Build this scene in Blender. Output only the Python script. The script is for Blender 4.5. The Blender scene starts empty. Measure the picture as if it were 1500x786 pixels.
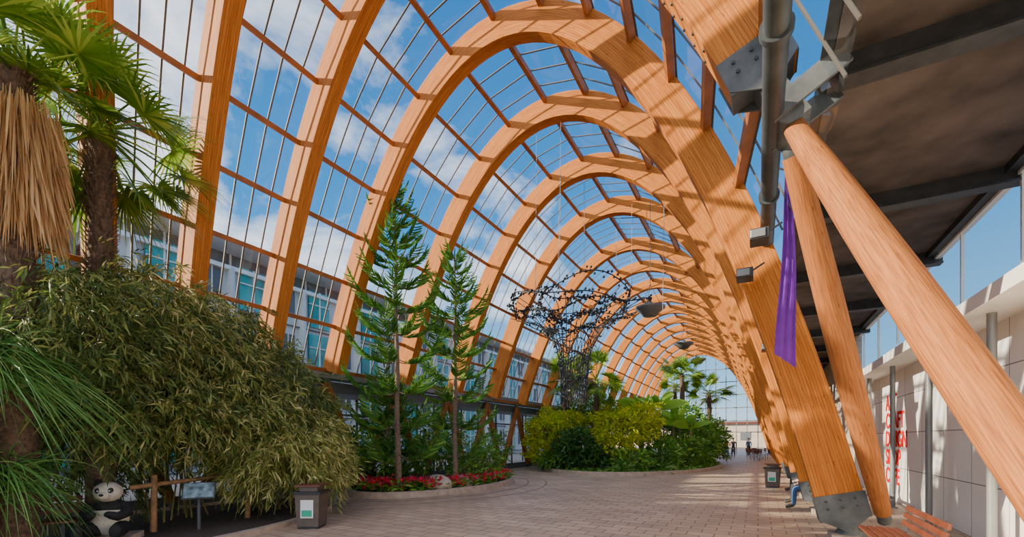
import bpy, math, random
import numpy as np
from mathutils import Vector, Matrix
rng=np.random.default_rng(7); random.seed(7)
COL=bpy.context.scene.collection

# ------------------------------------------------------------------ materials
def newmat(name):
    m=bpy.data.materials.new(name); m.use_nodes=True
    nt=m.node_tree; b=nt.nodes['Principled BSDF']; return m,nt,b
def L(nt,a,b): nt.links.new(a,b)
def mat(name,col,rough=.6,metal=0.,var=0.,vscale=8.,bump=0.,spec=.5,stretch=None,emit=0):
    m,nt,b=newmat(name)
    b.inputs['Base Color'].default_value=(*col,1); b.inputs['Roughness'].default_value=rough
    b.inputs['Metallic'].default_value=metal; b.inputs['Specular IOR Level'].default_value=spec
    if var>0 or bump>0:
        tc=nt.nodes.new('ShaderNodeTexCoord'); mp=nt.nodes.new('ShaderNodeMapping')
        if stretch: mp.inputs['Scale'].default_value=stretch
        n=nt.nodes.new('ShaderNodeTexNoise'); n.inputs['Scale'].default_value=vscale; n.inputs['Detail'].default_value=6
        L(nt,tc.outputs['Object'],mp.inputs[0]); L(nt,mp.outputs[0],n.inputs['Vector'])
        r=nt.nodes.new('ShaderNodeValToRGB'); r.color_ramp.elements[0].position=.3; r.color_ramp.elements[1].position=.7
        r.color_ramp.elements[0].color=(*[c*(1-var) for c in col],1); r.color_ramp.elements[1].color=(*[min(1,c*(1+var)) for c in col],1)
        L(nt,n.outputs[0],r.inputs[0]); L(nt,r.outputs[0],b.inputs['Base Color'])
        if bump>0:
            bp=nt.nodes.new('ShaderNodeBump'); bp.inputs['Strength'].default_value=bump; bp.inputs['Distance'].default_value=.02
            L(nt,n.outputs[0],bp.inputs['Height']); L(nt,bp.outputs[0],b.inputs['Normal'])
    return m
def leafmat(name,c1,c2,c3,trans=.3,rough=.45):
    m,nt,b=newmat(name)
    g=nt.nodes.new('ShaderNodeNewGeometry'); r=nt.nodes.new('ShaderNodeValToRGB')
    e=r.color_ramp.elements; e[0].color=(*c1,1); e[1].color=(*c3,1); k=e.new(.5); k.color=(*c2,1)
    L(nt,g.outputs['Random Per Island'],r.inputs[0]); L(nt,r.outputs[0],b.inputs['Base Color'])
    b.inputs['Roughness'].default_value=rough; b.inputs['Specular IOR Level'].default_value=.35
    t=nt.nodes.new('ShaderNodeBsdfTranslucent'); L(nt,r.outputs[0],t.inputs['Color'])
    mx=nt.nodes.new('ShaderNodeMixShader'); mx.inputs[0].default_value=trans
    L(nt,b.outputs[0],mx.inputs[1]); L(nt,t.outputs[0],mx.inputs[2])
    L(nt,mx.outputs[0],nt.nodes['Material Output'].inputs['Surface']); return m
def glulam(name,ca,cb,cm,row=.045,wid=2.2,grain=(1.2,30,1),mort=.0022,lo=.62,knots=False):
    m,nt,b=newmat(name)
    uv=nt.nodes.new('ShaderNodeUVMap'); uv.uv_map='UVMap'
    br=nt.nodes.new('ShaderNodeTexBrick'); br.inputs['Scale'].default_value=1; br.inputs['Brick Width'].default_value=wid
    br.inputs['Row Height'].default_value=row; br.inputs['Mortar Size'].default_value=mort; br.inputs['Mortar Smooth'].default_value=.3
    br.inputs['Color1'].default_value=(*ca,1); br.inputs['Color2'].default_value=(*cb,1); br.inputs['Mortar'].default_value=(*cm,1)
    L(nt,uv.outputs[0],br.inputs['Vector'])
    mp=nt.nodes.new('ShaderNodeMapping'); mp.inputs['Scale'].default_value=grain; L(nt,uv.outputs[0],mp.inputs[0])
    n=nt.nodes.new('ShaderNodeTexNoise'); n.inputs['Scale'].default_value=1.5; n.inputs['Detail'].default_value=6; n.inputs['Distortion'].default_value=.6 if knots else 0; L(nt,mp.outputs[0],n.inputs['Vector'])
    r=nt.nodes.new('ShaderNodeValToRGB'); r.color_ramp.elements[0].position=.34; r.color_ramp.elements[1].position=.66
    r.color_ramp.elements[0].color=(lo,lo*.88,lo*.78,1); r.color_ramp.elements[1].color=(1.12,1.1,1.05,1); L(nt,n.outputs[0],r.inputs[0])
    mx=nt.nodes.new('ShaderNodeMix'); mx.data_type='RGBA'; mx.blend_type='MULTIPLY'; mx.inputs['Factor'].default_value=.85
    L(nt,br.outputs['Color'],mx.inputs['A']); L(nt,r.outputs[0],mx.inputs['B']); out=mx.outputs['Result']
    mp2=nt.nodes.new('ShaderNodeMapping'); mp2.inputs['Scale'].default_value=(3.0,9,1) if knots else (2.2,12,1); L(nt,uv.outputs[0],mp2.inputs[0])
    v=nt.nodes.new('ShaderNodeTexVoronoi'); v.inputs['Scale'].default_value=1.0; L(nt,mp2.outputs[0],v.inputs['Vector'])
    r2=nt.nodes.new('ShaderNodeValToRGB'); r2.color_ramp.elements[0].position=.04; r2.color_ramp.elements[0].color=(.42,.33,.26,1); r2.color_ramp.elements[1].position=.13; r2.color_ramp.elements[1].color=(1,1,1,1); L(nt,v.outputs['Distance'],r2.inputs[0])
    mx2=nt.nodes.new('ShaderNodeMix'); mx2.data_type='RGBA'; mx2.blend_type='MULTIPLY'; mx2.inputs['Factor'].default_value=.8; L(nt,out,mx2.inputs['A']); L(nt,r2.outputs[0],mx2.inputs['B'])
    L(nt,mx2.outputs['Result'],b.inputs['Base Color'])
    if knots:
        bp=nt.nodes.new('ShaderNodeBump'); bp.inputs['Strength'].default_value=.4; bp.inputs['Distance'].default_value=.006; L(nt,n.outputs[0],bp.inputs['Height']); L(nt,bp.outputs[0],b.inputs['Normal'])
    b.inputs['Roughness'].default_value=.65; b.inputs['Specular IOR Level'].default_value=.12
    return m
def glassmat(name,tint=(.90,.955,1)):
    m,nt,b=newmat(name); nt.nodes.remove(b)
    t=nt.nodes.new('ShaderNodeBsdfTransparent'); t.inputs[0].default_value=(*tint,1)
    g=nt.nodes.new('ShaderNodeBsdfGlossy'); g.inputs['Roughness'].default_value=.02
    lw=nt.nodes.new('ShaderNodeLayerWeight'); lw.inputs['Blend'].default_value=.5
    pw=nt.nodes.new('ShaderNodeMath'); pw.operation='POWER'; pw.inputs[1].default_value=4; L(nt,lw.outputs['Facing'],pw.inputs[0])
    ma=nt.nodes.new('ShaderNodeMath'); ma.operation='MULTIPLY_ADD'; ma.inputs[1].default_value=.3; ma.inputs[2].default_value=.03; L(nt,pw.outputs[0],ma.inputs[0])
    mx=nt.nodes.new('ShaderNodeMixShader'); L(nt,ma.outputs[0],mx.inputs[0]); L(nt,t.outputs[0],mx.inputs[1]); L(nt,g.outputs[0],mx.inputs[2])
    L(nt,mx.outputs[0],nt.nodes['Material Output'].inputs['Surface']); return m

M={}
M['glulam']=glulam('glulam_timber',(.68,.245,.048),(.55,.175,.03),(.20,.055,.012),lo=.68)
M['purlin']=mat('purlin_timber',(.36,.12,.03),.5,var=.25,vscale=3)
M['log']=glulam('log_timber',(.42,.16,.052),(.40,.15,.047),(.40,.15,.047),5,9,(1.8,50,1),.0,.50,True)
M['steel']=mat('galvanised_steel',(.10,.11,.115),.6,.1,var=.4,vscale=4)
M['pipe']=mat('painted_steel_pipe',(.05,.06,.063),.45,.2,var=.25,vscale=4)
M['dsteel']=mat('dark_steel',(.045,.048,.05),.5,.2,var=.3,vscale=6)
M['bar']=mat('glazing_bar',(.11,.10,.09),.6,.0)
M['glass']=glassmat('clear_glass')
M['teal']=mat('teal_glazing',(.04,.34,.30),.12,.0,var=.5,vscale=.6)
M['clad']=mat('grey_cladding',(.62,.62,.60),.6,var=.08,vscale=1)
M['cladd']=mat('dark_cladding',(.12,.13,.14),.5,var=.1)
M['white']=mat('white_paint',(.80,.79,.75),.5,var=.04,vscale=2)
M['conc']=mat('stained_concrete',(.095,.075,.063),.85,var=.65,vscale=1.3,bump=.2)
M['soil']=mat('bark_soil',(.09,.06,.045),.95,var=.5,vscale=25,bump=.8)
M['stone']=mat('kerb_stone',(.42,.33,.26),.8,var=.2,vscale=6,bump=.2)
M['band']=mat('paving_band',(.30,.20,.135),.55,var=.25,vscale=5)
M['rock']=mat('boulder_rock',(.50,.40,.31),.85,var=.3,vscale=5,bump=.6)
M['trunk']=mat('palm_trunk',(.13,.08,.05),.95,var=.5,vscale=18,bump=1)
M['bark']=mat('pine_bark',(.20,.135,.09),.9,var=.3,vscale=14,bump=.6)
M['straw']=leafmat('dead_frond',(.58,.34,.13),(.80,.52,.24),(.42,.23,.08),.25,.8)
M['palm']=leafmat('fan_palm_leaf',(.07,.18,.012),(.18,.32,.03),(.44,.54,.08),.35,.3)
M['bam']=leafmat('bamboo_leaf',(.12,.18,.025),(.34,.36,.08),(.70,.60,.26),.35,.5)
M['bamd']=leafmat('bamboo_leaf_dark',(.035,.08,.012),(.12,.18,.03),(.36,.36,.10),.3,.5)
M['culm']=mat('bamboo_culm',(.20,.19,.06),.4,var=.2)
M['pine']=leafmat('norfolk_pine_needle',(.03,.15,.025),(.09,.27,.035),(.26,.47,.06),.3,.5)
M['lime']=leafmat('lime_shrub_leaf',(.44,.55,.02),(.74,.72,.04),(.20,.36,.02),.45,.5)
M['green']=leafmat('shrub_leaf',(.04,.15,.014),(.12,.29,.03),(.30,.48,.06),.3,.4)
M['dgreen']=leafmat('dark_shrub_leaf',(.015,.06,.012),(.04,.12,.024),(.10,.23,.03),.2,.3)
M['banana']=leafmat('banana_leaf',(.24,.48,.04),(.40,.62,.08),(.16,.38,.03),.45,.35)
M['strap']=leafmat('strap_leaf',(.05,.17,.03),(.13,.30,.06),(.28,.46,.11),.3,.4)
M['red']=leafmat('red_flower',(.70,.01,.02),(.85,.03,.05),(.65,.03,.22),.2,.5)
M['bench']=mat('bench_timber',(.13,.036,.017),.5,var=.25,vscale=8)
M['black']=mat('black_paint',(.015,.015,.018),.5)
M['fur_b']=mat('panda_black',(.018,.017,.018),.8,var=.3,vscale=30,bump=.5)
M['fur_w']=mat('panda_cream',(.66,.60,.50),.8,var=.12,vscale=20,bump=.4)
M['binm']=mat('bin_metal',(.12,.09,.075),.5,.3,var=.1)
M['label']=mat('label_white',(.7,.72,.7),.5)
M['labelg']=mat('label_green',(.03,.35,.22),.5)
M['signblue']=mat('sign_print',(.24,.34,.40),.4,var=.7,vscale=9)
M['purple']=mat('purple_fabric',(.20,.025,.42),.7,var=.15,vscale=4)
M['redp']=mat('red_print',(.62,.008,.008),.8,spec=.1)
M['denim']=mat('denim',(.05,.12,.28),.9,var=.2,vscale=30)
M['jacket']=mat('dark_jacket',(.03,.03,.04),.85,var=.2,vscale=20)
M['skin']=mat('skin',(.55,.32,.22),.5)
M['hair']=mat('hair',(.04,.025,.015),.7)
M['shoe']=mat('shoe',(.04,.035,.03),.5)
M['lampm']=mat('lamp_metal',(.26,.27,.27),.4,.3)
M['pend']=mat('pendant_metal',(.13,.135,.13),.4,.3)
M['rail']=mat('rustic_rail',(.36,.20,.10),.8,var=.3,vscale=10,bump=.4)

def gridmat(name,ca,cb,cm,bw,rh,ms,axes,off=0,rough=.6,var=.2):
    m,nt,b=newmat(name); tc=nt.nodes.new('ShaderNodeTexCoord'); sp=nt.nodes.new('ShaderNodeSeparateXYZ'); cb_=nt.nodes.new('ShaderNodeCombineXYZ')
    L(nt,tc.outputs['Object'],sp.inputs[0]); L(nt,sp.outputs[axes[0]],cb_.inputs[0]); L(nt,sp.outputs[axes[1]],cb_.inputs[1])
    br=nt.nodes.new('ShaderNodeTexBrick'); br.offset=off; br.inputs['Scale'].default_value=1; br.inputs['Brick Width'].default_value=bw; br.inputs['Row Height'].default_value=rh
    br.inputs['Mortar Size'].default_value=ms; br.inputs['Mortar Smooth'].default_value=.2
    br.inputs['Color1'].default_value=(*ca,1); br.inputs['Color2'].default_value=(*cb,1); br.inputs['Mortar'].default_value=(*cm,1); L(nt,cb_.outputs[0],br.inputs['Vector'])
    n=nt.nodes.new('ShaderNodeTexNoise'); n.inputs['Scale'].default_value=.8; n.inputs['Detail'].default_value=8; L(nt,tc.outputs['Object'],n.inputs['Vector'])
    r=nt.nodes.new('ShaderNodeValToRGB'); r.color_ramp.elements[0].position=.3; r.color_ramp.elements[1].position=.7
    r.color_ramp.elements[0].color=(1-var,)*3+(1,); r.color_ramp.elements[1].color=(1.05,1.05,1.05,1); L(nt,n.outputs[0],r.inputs[0])
    mx=nt.nodes.new('ShaderNodeMix'); mx.data_type='RGBA'; mx.blend_type='MULTIPLY'; mx.inputs['Factor'].default_value=1
    L(nt,br.outputs['Color'],mx.inputs['A']); L(nt,r.outputs[0],mx.inputs['B']); L(nt,mx.outputs['Result'],b.inputs['Base Color'])
    b.inputs['Roughness'].default_value=rough; return m
M['pave']=gridmat('paving',(.62,.45,.31),(.48,.34,.235),(.20,.135,.09),.45,.30,.012,(0,1),.5,.5,.25)
M['panel']=gridmat('wall_panels',(.88,.86,.81),(.84,.82,.77),(.22,.21,.2),1.32,.93,.010,(1,2),0,.55,.06)
M['block']=gridmat('beige_blocks',(.55,.45,.35),(.50,.41,.32),(.30,.25,.2),.9,.45,.01,(1,2),.5,.8,.15)

# ------------------------------------------------------------------ mesh builder
class MB:
    def __init__(s): s.v=[];s.f=[];s.m=[];s.uv=[];s.mats=[];s.sm=[]
    def mi(s,k):
        if k not in s.mats: s.mats.append(k)
        return s.mats.index(k)
    def add(s,V,F,k,uv=None,sm=False):
        o=len(s.v); s.v+= [tuple(map(float,p)) for p in V]; mi=s.mi(k)
        for i,f in enumerate(F):
            s.f.append([o+a for a in f]); s.m.append(mi); s.uv.append(uv[i] if uv else None); s.sm.append(sm)
    def box(s,c,d,k,rz=0.,R=None):
        x,y,z=[a/2 for a in d]
        V=[Vector(p) for p in [(-x,-y,-z),(x,-y,-z),(x,y,-z),(-x,y,-z),(-x,-y,z),(x,-y,z),(x,y,z),(-x,y,z)]]
        R=R if R is not None else Matrix.Rotation(rz,3,'Z')
        V=[R@p+Vector(c) for p in V]
        s.add(V,[(0,3,2,1),(4,5,6,7),(0,1,5,4),(1,2,6,5),(2,3,7,6),(3,0,4,7)],k)
    def beam(s,p0,p1,w,h,k,up=(0,0,1)):
        p0=Vector(p0);p1=Vector(p1);t=(p1-p0).normalized();u=Vector(up);sd=t.cross(u)
        if sd.length<1e-4: sd=t.cross(Vector((1,0,0)))
        sd.normalize();u=sd.cross(t).normalized()
        V=[];LN=(p1-p0).length
        for p in(p0,p1):
            for a,b in((-1,-1),(1,-1),(1,1),(-1,1)): V.append(p+sd*a*w/2+u*b*h/2)
        F=[(0,1,5,4),(1,2,6,5),(2,3,7,6),(3,0,4,7),(3,2,1,0),(4,5,6,7)]
        uvs=[]
        per=[0,w,w+h,2*w+h,2*w+2*h]
        for j in range(4): uvs.append([(0,per[j]),(0,per[j+1]),(LN,per[j+1]),(LN,per[j])])
        uvs+= [[(0,0),(.1,0),(.1,.1),(0,.1)]]*2
        s.add(V,F,k,uvs)
    def tube(s,P,r,k,n=8,cap=True):
        P=[Vector(p) for p in P]; r=[r]*len(P) if not hasattr(r,'__len__') else r
        V=[];F=[];uv=[];ar=0;u=None
        for i,p in enumerate(P):
            t=(P[min(i+1,len(P)-1)]-P[max(i-1,0)]).normalized()
            if u is None:
                u=t.cross(Vector((0,0,1)))
                if u.length<.05: u=t.cross(Vector((0,1,0)))
            u=(u-t*u.dot(t)).normalized(); w=t.cross(u)
            for j in range(n):
                a=2*math.pi*j/n; V.append(p+(u*math.cos(a)+w*math.sin(a))*r[i])
        for i in range(len(P)-1):
            d=(P[i+1]-P[i]).length
            for j in range(n):
                F.append((i*n+j,i*n+(j+1)%n,(i+1)*n+(j+1)%n,(i+1)*n+j))
                c=2*math.pi*max(r)/n; uv.append([(ar,j*c),(ar,(j+1)*c),(ar+d,(j+1)*c),(ar+d,j*c)])
            ar+=d
        s.add(V,F,k,uv,True)
        if cap:
            s.add(V[:n],[tuple(range(n))[::-1]],k); s.add(V[-n:],[tuple(range(n))],k)
    def ell(s,c,r,k,R=None,nu=14,nv=9,jit=0):
        V=[];F=[];c=Vector(c);R=R or Matrix.Identity(3)
        for i in range(nv+1):
            ph=math.pi*i/nv
            for j in range(nu):
                a=2*math.pi*j/nu; q=1+jit*(random.random()-.5)
                V.append(c+R@Vector((r[0]*math.sin(ph)*math.cos(a)*q,r[1]*math.sin(ph)*math.sin(a)*q,r[2]*math.cos(ph)*q)))
        for i in range(nv):
            for j in range(nu): F.append((i*nu+j,(i+1)*nu+j,(i+1)*nu+(j+1)%nu,i*nu+(j+1)%nu))
        s.add(V,F,k,None,True)
    def lathe(s,c,prof,k,n=20):
        V=[];F=[]
        for (r,z) in prof:
            for j in range(n):
                a=2*math.pi*j/n; V.append((c[0]+r*math.cos(a),c[1]+r*math.sin(a),c[2]+z))
        for i in range(len(prof)-1):
            for j in range(n): F.append((i*n+j,i*n+(j+1)%n,(i+1)*n+(j+1)%n,(i+1)*n+j))
        s.add(V,F,k,None,True)
    def rib(s,B,D,Ln,W,droop,k,seg=2,flat=False,prof=None):
        B=np.asarray(B,float);D=np.asarray(D,float);N=len(B)
        if N==0: return
        D=D/np.maximum(np.linalg.norm(D,axis=1,keepdims=True),1e-6)
        Ln=np.broadcast_to(Ln,(N,)).astype(float);W=np.broadcast_to(W,(N,)).astype(float)
        if flat: ref=np.tile([0,0,1.],(N,1))+rng.normal(0,.25,(N,3))
        else: ref=rng.normal(0,1,(N,3))
        S=np.cross(D,ref); S/=np.maximum(np.linalg.norm(S,axis=1,keepdims=True),1e-6)
        rows=[]
        for i in range(seg+1):
            t=i/seg
            P=B+D*(Ln*t)[:,None]; P=P.copy(); P[:,2]-=droop*Ln*t*t
            w=(prof[i] if prof else math.sin(math.pi*(.12+.86*t)))*W/2
            rows.append(P-S*w[:,None]); rows.append(P+S*w[:,None])
        V=np.stack(rows,1).reshape(-1,3); nv=2*(seg+1)
        base=np.arange(N)[:,None,None]*nv
        q=np.array([[2*i,2*i+1,2*i+3,2*i+2] for i in range(seg)])[None]
        F=(base+q).reshape(-1,4)
        o=len(s.v); s.v+=V.tolist(); F=(F+o).tolist(); s.f+=F; mi=s.mi(k)
        s.m+=[mi]*len(F); s.uv+=[None]*len(F); s.sm+=[False]*len(F)
    def build(s,name,loc=None,bevel=0):
        me=bpy.data.meshes.new(name); me.from_pydata(s.v,[],s.f); 
        for k in s.mats: me.materials.append(M[k])
        me.polygons.foreach_set('material_index',s.m); me.polygons.foreach_set('use_smooth',s.sm)
        if any(u is not None for u in s.uv):
            ul=me.uv_layers.new(name='UVMap'); arr=[]
            for f,u in zip(s.f,s.uv):
                if u is None: arr+=[0.,0.]*len(f)
                else:
                    for a in u: arr+=[a[0],a[1]]
            ul.data.foreach_set('uv',arr)
        me.update(); ob=bpy.data.objects.new(name,me); COL.objects.link(ob)
        if bevel>0:
            md=ob.modifiers.new('bevel','BEVEL'); md.width=bevel; md.segments=2; md.limit_method='ANGLE'
        return ob

# ------------------------------------------------------------------ arch geometry
CX=-5.6
def arch_h(dx,s=1.): return s*(11.95-4.38*(math.cosh(dx/3.6)-1))
def rp(r,dx,inn=0.):
    ZL,ZR,s=r[:3]; xs=r[3] if len(r)>3 else 0.; X=CX+dx; t=(X+11.75)/13.15
    z=arch_h(dx,s); dz=-s*4.38/3.6*math.sinh(dx/3.6); n=Vector((dz,0,-1)).normalized()
    return Vector((X+xs*max(0,t)**2,ZL+(ZR-ZL)*t,z))+n*inn
def resample(a,b,step):
    xs=np.linspace(a,b,800); z=np.array([arch_h(x) for x in xs]); ds=np.hypot(np.diff(xs),np.diff(z)); cs=np.concatenate([[0],np.cumsum(ds)])
    n=max(2,int(round(cs[-1]/step))+1); return list(np.interp(np.linspace(0,cs[-1],n),cs,xs))
DXL=-6.15; DXT=5.72; DXF=7.05; DXN=5.42
FEET=[9.3,12.3,15.5,18.7]
LOWS=.96
SH=.72
high=[(2.1,-4.7,1.,SH),(3.75,-1.2,1.,SH),(5.25,2.3,1.,SH),(7.15,5.8,1.,SH)]+[(z,z,1.,.14) for z in FEET]
low=[(z,z,LOWS) for z in [21.8+3.1*i for i in range(11)]]
ZEND=low[-1][0]
def rib_obj(name,r,a,b,depth=.68,w=.34,k='glulam'):
    mb=MB(); xs=resample(a,b,.4); V=[];F=[];uv=[];ar=0
    for i,dx in enumerate(xs):
        o=rp(r,dx,.0);n=rp(r,dx,depth)
        for p,sy in((o,-1),(o,1),(n,1),(n,-1)): V.append(p+Vector((0,sy*w/2,0)))
    per=[0,w,w+depth,2*w+depth,2*w+2*depth]
    for i in range(len(xs)-1):
        d=(V[4*i+4]-V[4*i]).length
        for j in range(4):
            F.append((4*i+j,4*i+(j+1)%4,4*i+4+(j+1)%4,4*i+4+j)); uv.append([(ar,per[j]),(ar,per[j+1]),(ar+d,per[j+1]),(ar+d,per[j])])
        ar+=d
    mb.add(V,F,k,uv)
    mb.add(V[:4],[(3,2,1,0)],k,[[(0,0),(.3,0),(.3,.6),(0,.6)]]); mb.add(V[-4:],[(0,1,2,3)],k,[[(0,0),(.3,0),(.3,.6),(0,.6)]])
    return mb.build(name,bevel=.012)
for i,r in enumerate(high+low):
    rib_obj('timber_arch',r,DXL,(DXN if r[1]<6 else DXF),.68 if r[2]==1. else .58,.34 if r[2]==1. else .26)
purl=resample(DXL,DXT,1.38)
def skin(ribs,tag):
    g=MB();pu=MB();ba=MB()
    for a,b in zip(ribs[:-1],ribs[1:]):
        nb=5
        for i,dx in enumerate(purl):
            if i==len(purl)-1 and a[1]<9: continue
            pu.beam(rp(a,dx,.10),rp(b,dx,.10),.11,.15,'purlin',up=tuple(rp(a,dx,1)-rp(a,dx,0)))
        for i in range(len(purl)-1):
            q=[rp(a,purl[i],-.03),rp(b,purl[i],-.03),rp(b,purl[i+1],-.03),rp(a,purl[i+1],-.03)]
            g.add(q,[(0,1,2,3)],'glass')
            for j in range(1,nb):
                t=j/nb
                p=q[0].lerp(q[1],t);p2=q[3].lerp(q[2],t)
                ba.beam(p,p2,.024,.035,'bar',up=(0,1,0))
            ba.beam(q[0],q[1],.04,.04,'bar')
    g.build('roof_glazing_'+tag);pu.build('roof_purlins_'+tag);ba.build('glazing_bars_'+tag)
skin(high,'high_bay')
GZ=FEET[-1]+.2
lowr=[(GZ,GZ,LOWS)]+low
skin(lowr,'low_bay')
gb=MB(); xs=resample(DXL,DXT,.7); A=(GZ,GZ,1.);B=(GZ,GZ,LOWS)
for i in range(len(xs)-1):
    gb.add([rp(A,xs[i]),rp(A,xs[i+1]),rp(B,xs[i+1]),rp(B,xs[i])],[(0,1,2,3)],'glass')
    gb.tube([rp(B,xs[i]),rp(B,xs[i+1])],.045,'dsteel',6,False)
    gb.tube([rp(A,xs[i],.1),rp(B,xs[i],0)],.025,'dsteel',6,False)
gb.build('gable_step_frame')

mb=MB(); XL=-11.78
mb.box((XL-.1,26,3.72),(.55,64,.30),'lampm'); mb.box((XL-.25,26,3.35),(.12,64,.35),'cladd')
mb.build('eaves_ring_beam')
def log(name,p0,p1,r,k='log'):
    m=MB();p0=Vector(p0);p1=Vector(p1);P=[];R=[]
    for i in range(13):
        t=i/12;P.append(p0.lerp(p1,t));R.append(r*(.52+.48*math.sin(math.pi*min(1,max(0,.06+.88*t)))**.6))
    m.tube(P,R,k,24)
    d=(p1-p0).normalized()
    m.tube([p0-d*.18,p0+d*.10],r*.6,'steel',14); m.tube([p1-d*.10,p1+d*.18],r*.6,'steel',14)
    return m.build(name)
for z in [3.75,7.15]+FEET+[21.8,24.9,28,31.1]:
    for s in(-1,1): log('timber_strut',(XL,z,3.45),(XL-.05,z+s*1.4,.25),.15)
mb=MB()
for i in range(36):
    z=-4+i*1.75; mb.box((-12.35,z,1.75),(.06,.08,3.5),'bar')
mb.box((-12.35,27,2.5),(.06,64,.07),'bar'); mb.box((-12.35,27,.15),(.1,64,.3),'cladd')
mb.add([(-12.37,-5,0),(-12.37,59,0),(-12.37,59,3.6),(-12.37,-5,3.6)],[(0,1,2,3)],'glass')
mb.build('window_left')

def plane(name,x0,x1,y0,y1,z,k):
    m=MB();m.add([(x0,y0,z),(x1,y0,z),(x1,y1,z),(x0,y1,z)],[(0,1,2,3)],k);return m.build(name)
plane('floor',-12.6,3.3,-8,58,0,'pave')
plane('ground_outside',-140,140,-120,220,-.05,'stone')

# ------------------------------------------------------------------ right side
mb=MB(); mb.box((3.33,8,2.0),(.2,26,4.0),'panel'); mb.build('wall_right')
mb=MB(); mb.box((3.33,39.5,2.9),(.2,37,5.8),'block'); mb.build('wall_right_far')
mb=MB(); mb.box((2.98,8,3.58),(.75,26,.20),'white'); mb.box((3.3,8,4.0),(.3,26,.12),'white'); mb.build('ceiling_ledge')
mb=MB()
mb.add([(3.36,-5,4.05),(3.36,21,4.05),(3.36,21,5.6),(3.36,-5,5.6)],[(0,1,2,3)],'glass')
for i in range(12): mb.box((3.36,-4+i*2.2,4.82),(.05,.05,1.55),'white')
mb.box((3.36,8,5.58),(.1,26,.08),'white'); mb.build('window_clerestory')
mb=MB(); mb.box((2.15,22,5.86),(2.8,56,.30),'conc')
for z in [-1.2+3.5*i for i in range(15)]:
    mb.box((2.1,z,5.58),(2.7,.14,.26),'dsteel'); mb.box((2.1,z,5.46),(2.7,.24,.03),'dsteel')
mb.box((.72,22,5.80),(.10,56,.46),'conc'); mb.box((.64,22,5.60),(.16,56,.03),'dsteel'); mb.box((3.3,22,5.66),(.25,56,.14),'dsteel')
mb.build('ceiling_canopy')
mb=MB(); mb.tube([(.14,-4,5.22),(.14,9.25,5.22)],.105,'pipe',20)
for z in (-1.2,2.3,4.4,7.4): mb.tube([(.14,z,5.22),(.14,z+.07,5.22)],.135,'pipe',20)
mb.build('gutter_tube')
mb=MB()
for z in [16.7,14.1,11.45,8.8,6.15]: mb.tube([(2.9,z,0),(2.9,z,3.5)],.055,'lampm',14); mb.lathe((2.9,z,0),[(0.0,.03),(.11,.03),(.11,0)],'lampm',14)
mb.build('ledge_columns')
def shoe(r,dx):
    m=MB(); p=rp(r,dx,.34); t=(rp(r,dx+.05,.34)-rp(r,dx,.34)); t.y=0; t.normalize()
    n=(rp(r,dx,1)-rp(r,dx,0)).normalized()
    a=p-t*.28; b=p+t*.12
    for sy in(-.185,.185):
        q=[a+n*.36,a-n*.36,b-n*.36,b+t*.25,b+n*.36]
        V=[x+Vector((0,sy-.012,0)) for x in q]+[x+Vector((0,sy+.012,0)) for x in q]
        m.add(V,[tuple(range(5)),tuple(range(9,4,-1))]+[(i,(i+1)%5,(i+1)%5+5,i+5) for i in range(5)],'steel')
        for u in(-.18,-.05):
            for w in(-.2,0,.2):
                c=p+t*(u+.0)+n*w; m.tube([c+Vector((0,sy-.03,0)),c+Vector((0,sy+.03,0))],.022,'dsteel',8)
    m.beam(b-t*.01,b+t*.03,.37,.72,'steel',up=tuple(n)); return m,b,t
for r in(high[2],high[3]):
    z=r[1]; m,b,t=shoe(r,DXN-.05)
    e=Vector((.40,b.y,5.25))
    m.beam(b-t*.02,e,.30,.26,'steel')
    m.beam((.1,z-.25,5.2),(.78,z-.25,5.6),.04,.22,'steel'); m.beam((.1,z+.3,5.2),(.78,z+.3,5.6),.04,.22,'steel')
    m.tube([(.30,z-.22,5.2),(.30,z+.32,5.2)],.13,'steel',16)
    for u in range(5):
        for w in(-.09,.09):
            c=rp(r,DXN-.3-u*.12,.68)+Vector((0,w,0)); m.ell(c,(.022,.022,.022),'dsteel',nu=8,nv=5)
    m.build('arch_steel_shoe')
for z in FEET+[21.8]:
    m,b,t=shoe((z,z,1.,.14),DXF-.02); zt=b.z-.02; m.lathe((b.x+.08,z,0),[(0,zt),(.13,zt),(.12,zt*.7),(.20,.12),(.20,0)],'steel',14); m.box((b.x+.08,z,.05),(.55,.55,.10),'stone'); m.build('arch_foot_bracket')
log('timber_log_strut',(.34,5.75,5.12),(1.45,2.4,.45),.145)
log('timber_log_strut',(.36,6.15,5.02),(1.76,9.15,.5),.165)

for (x,y,z) in [(0.02,7.7,4.75),(-.20,8.75,4.55),(.2,11.8,3.8),(.7,15.1,3.2)]:
    m=MB(); m.box((x,y,z),(.26,.34,.16),'dsteel'); m.box((x-.02,y-.18,z),(.20,.02,.12),'lampm'); m.beam((x,y,z),(x+.3,y+.1,z+.2),.03,.03,'dsteel'); m.build('flood_light',bevel=.01)
m=MB(); V=[];F=[];n=30
for i in range(n+1):
    t=i/n; z=5.85-2.85*t; w=.06+.20*t**.8
    for j in range(9):
        u=j/8-.5; V.append((.40+u*w*1.1+.04*math.sin(t*5)*t,7.95+.05*math.sin(u*16+t*2)*(1-.3*t)+u*w*.5,z-.22*t*(u+.5)))
for i in range(n):
    for j in range(8): F.append((i*9+j,i*9+j+1,(i+1)*9+j+1,(i+1)*9+j))
m.add(V,F,'purple',None,True); m.tube([(.2,7.9,5.87),(.75,8.0,5.6)],.015,'steel',8); m.build('purple_banner')
m=MB(); m.box((.45,25.5,2.6),(.03,.5,.75),'redp'); m.tube([(.45,25.5,2.9),(.45,25.5,5.6)],.012,'steel',6); m.build('red_hanging_sign')
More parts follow.
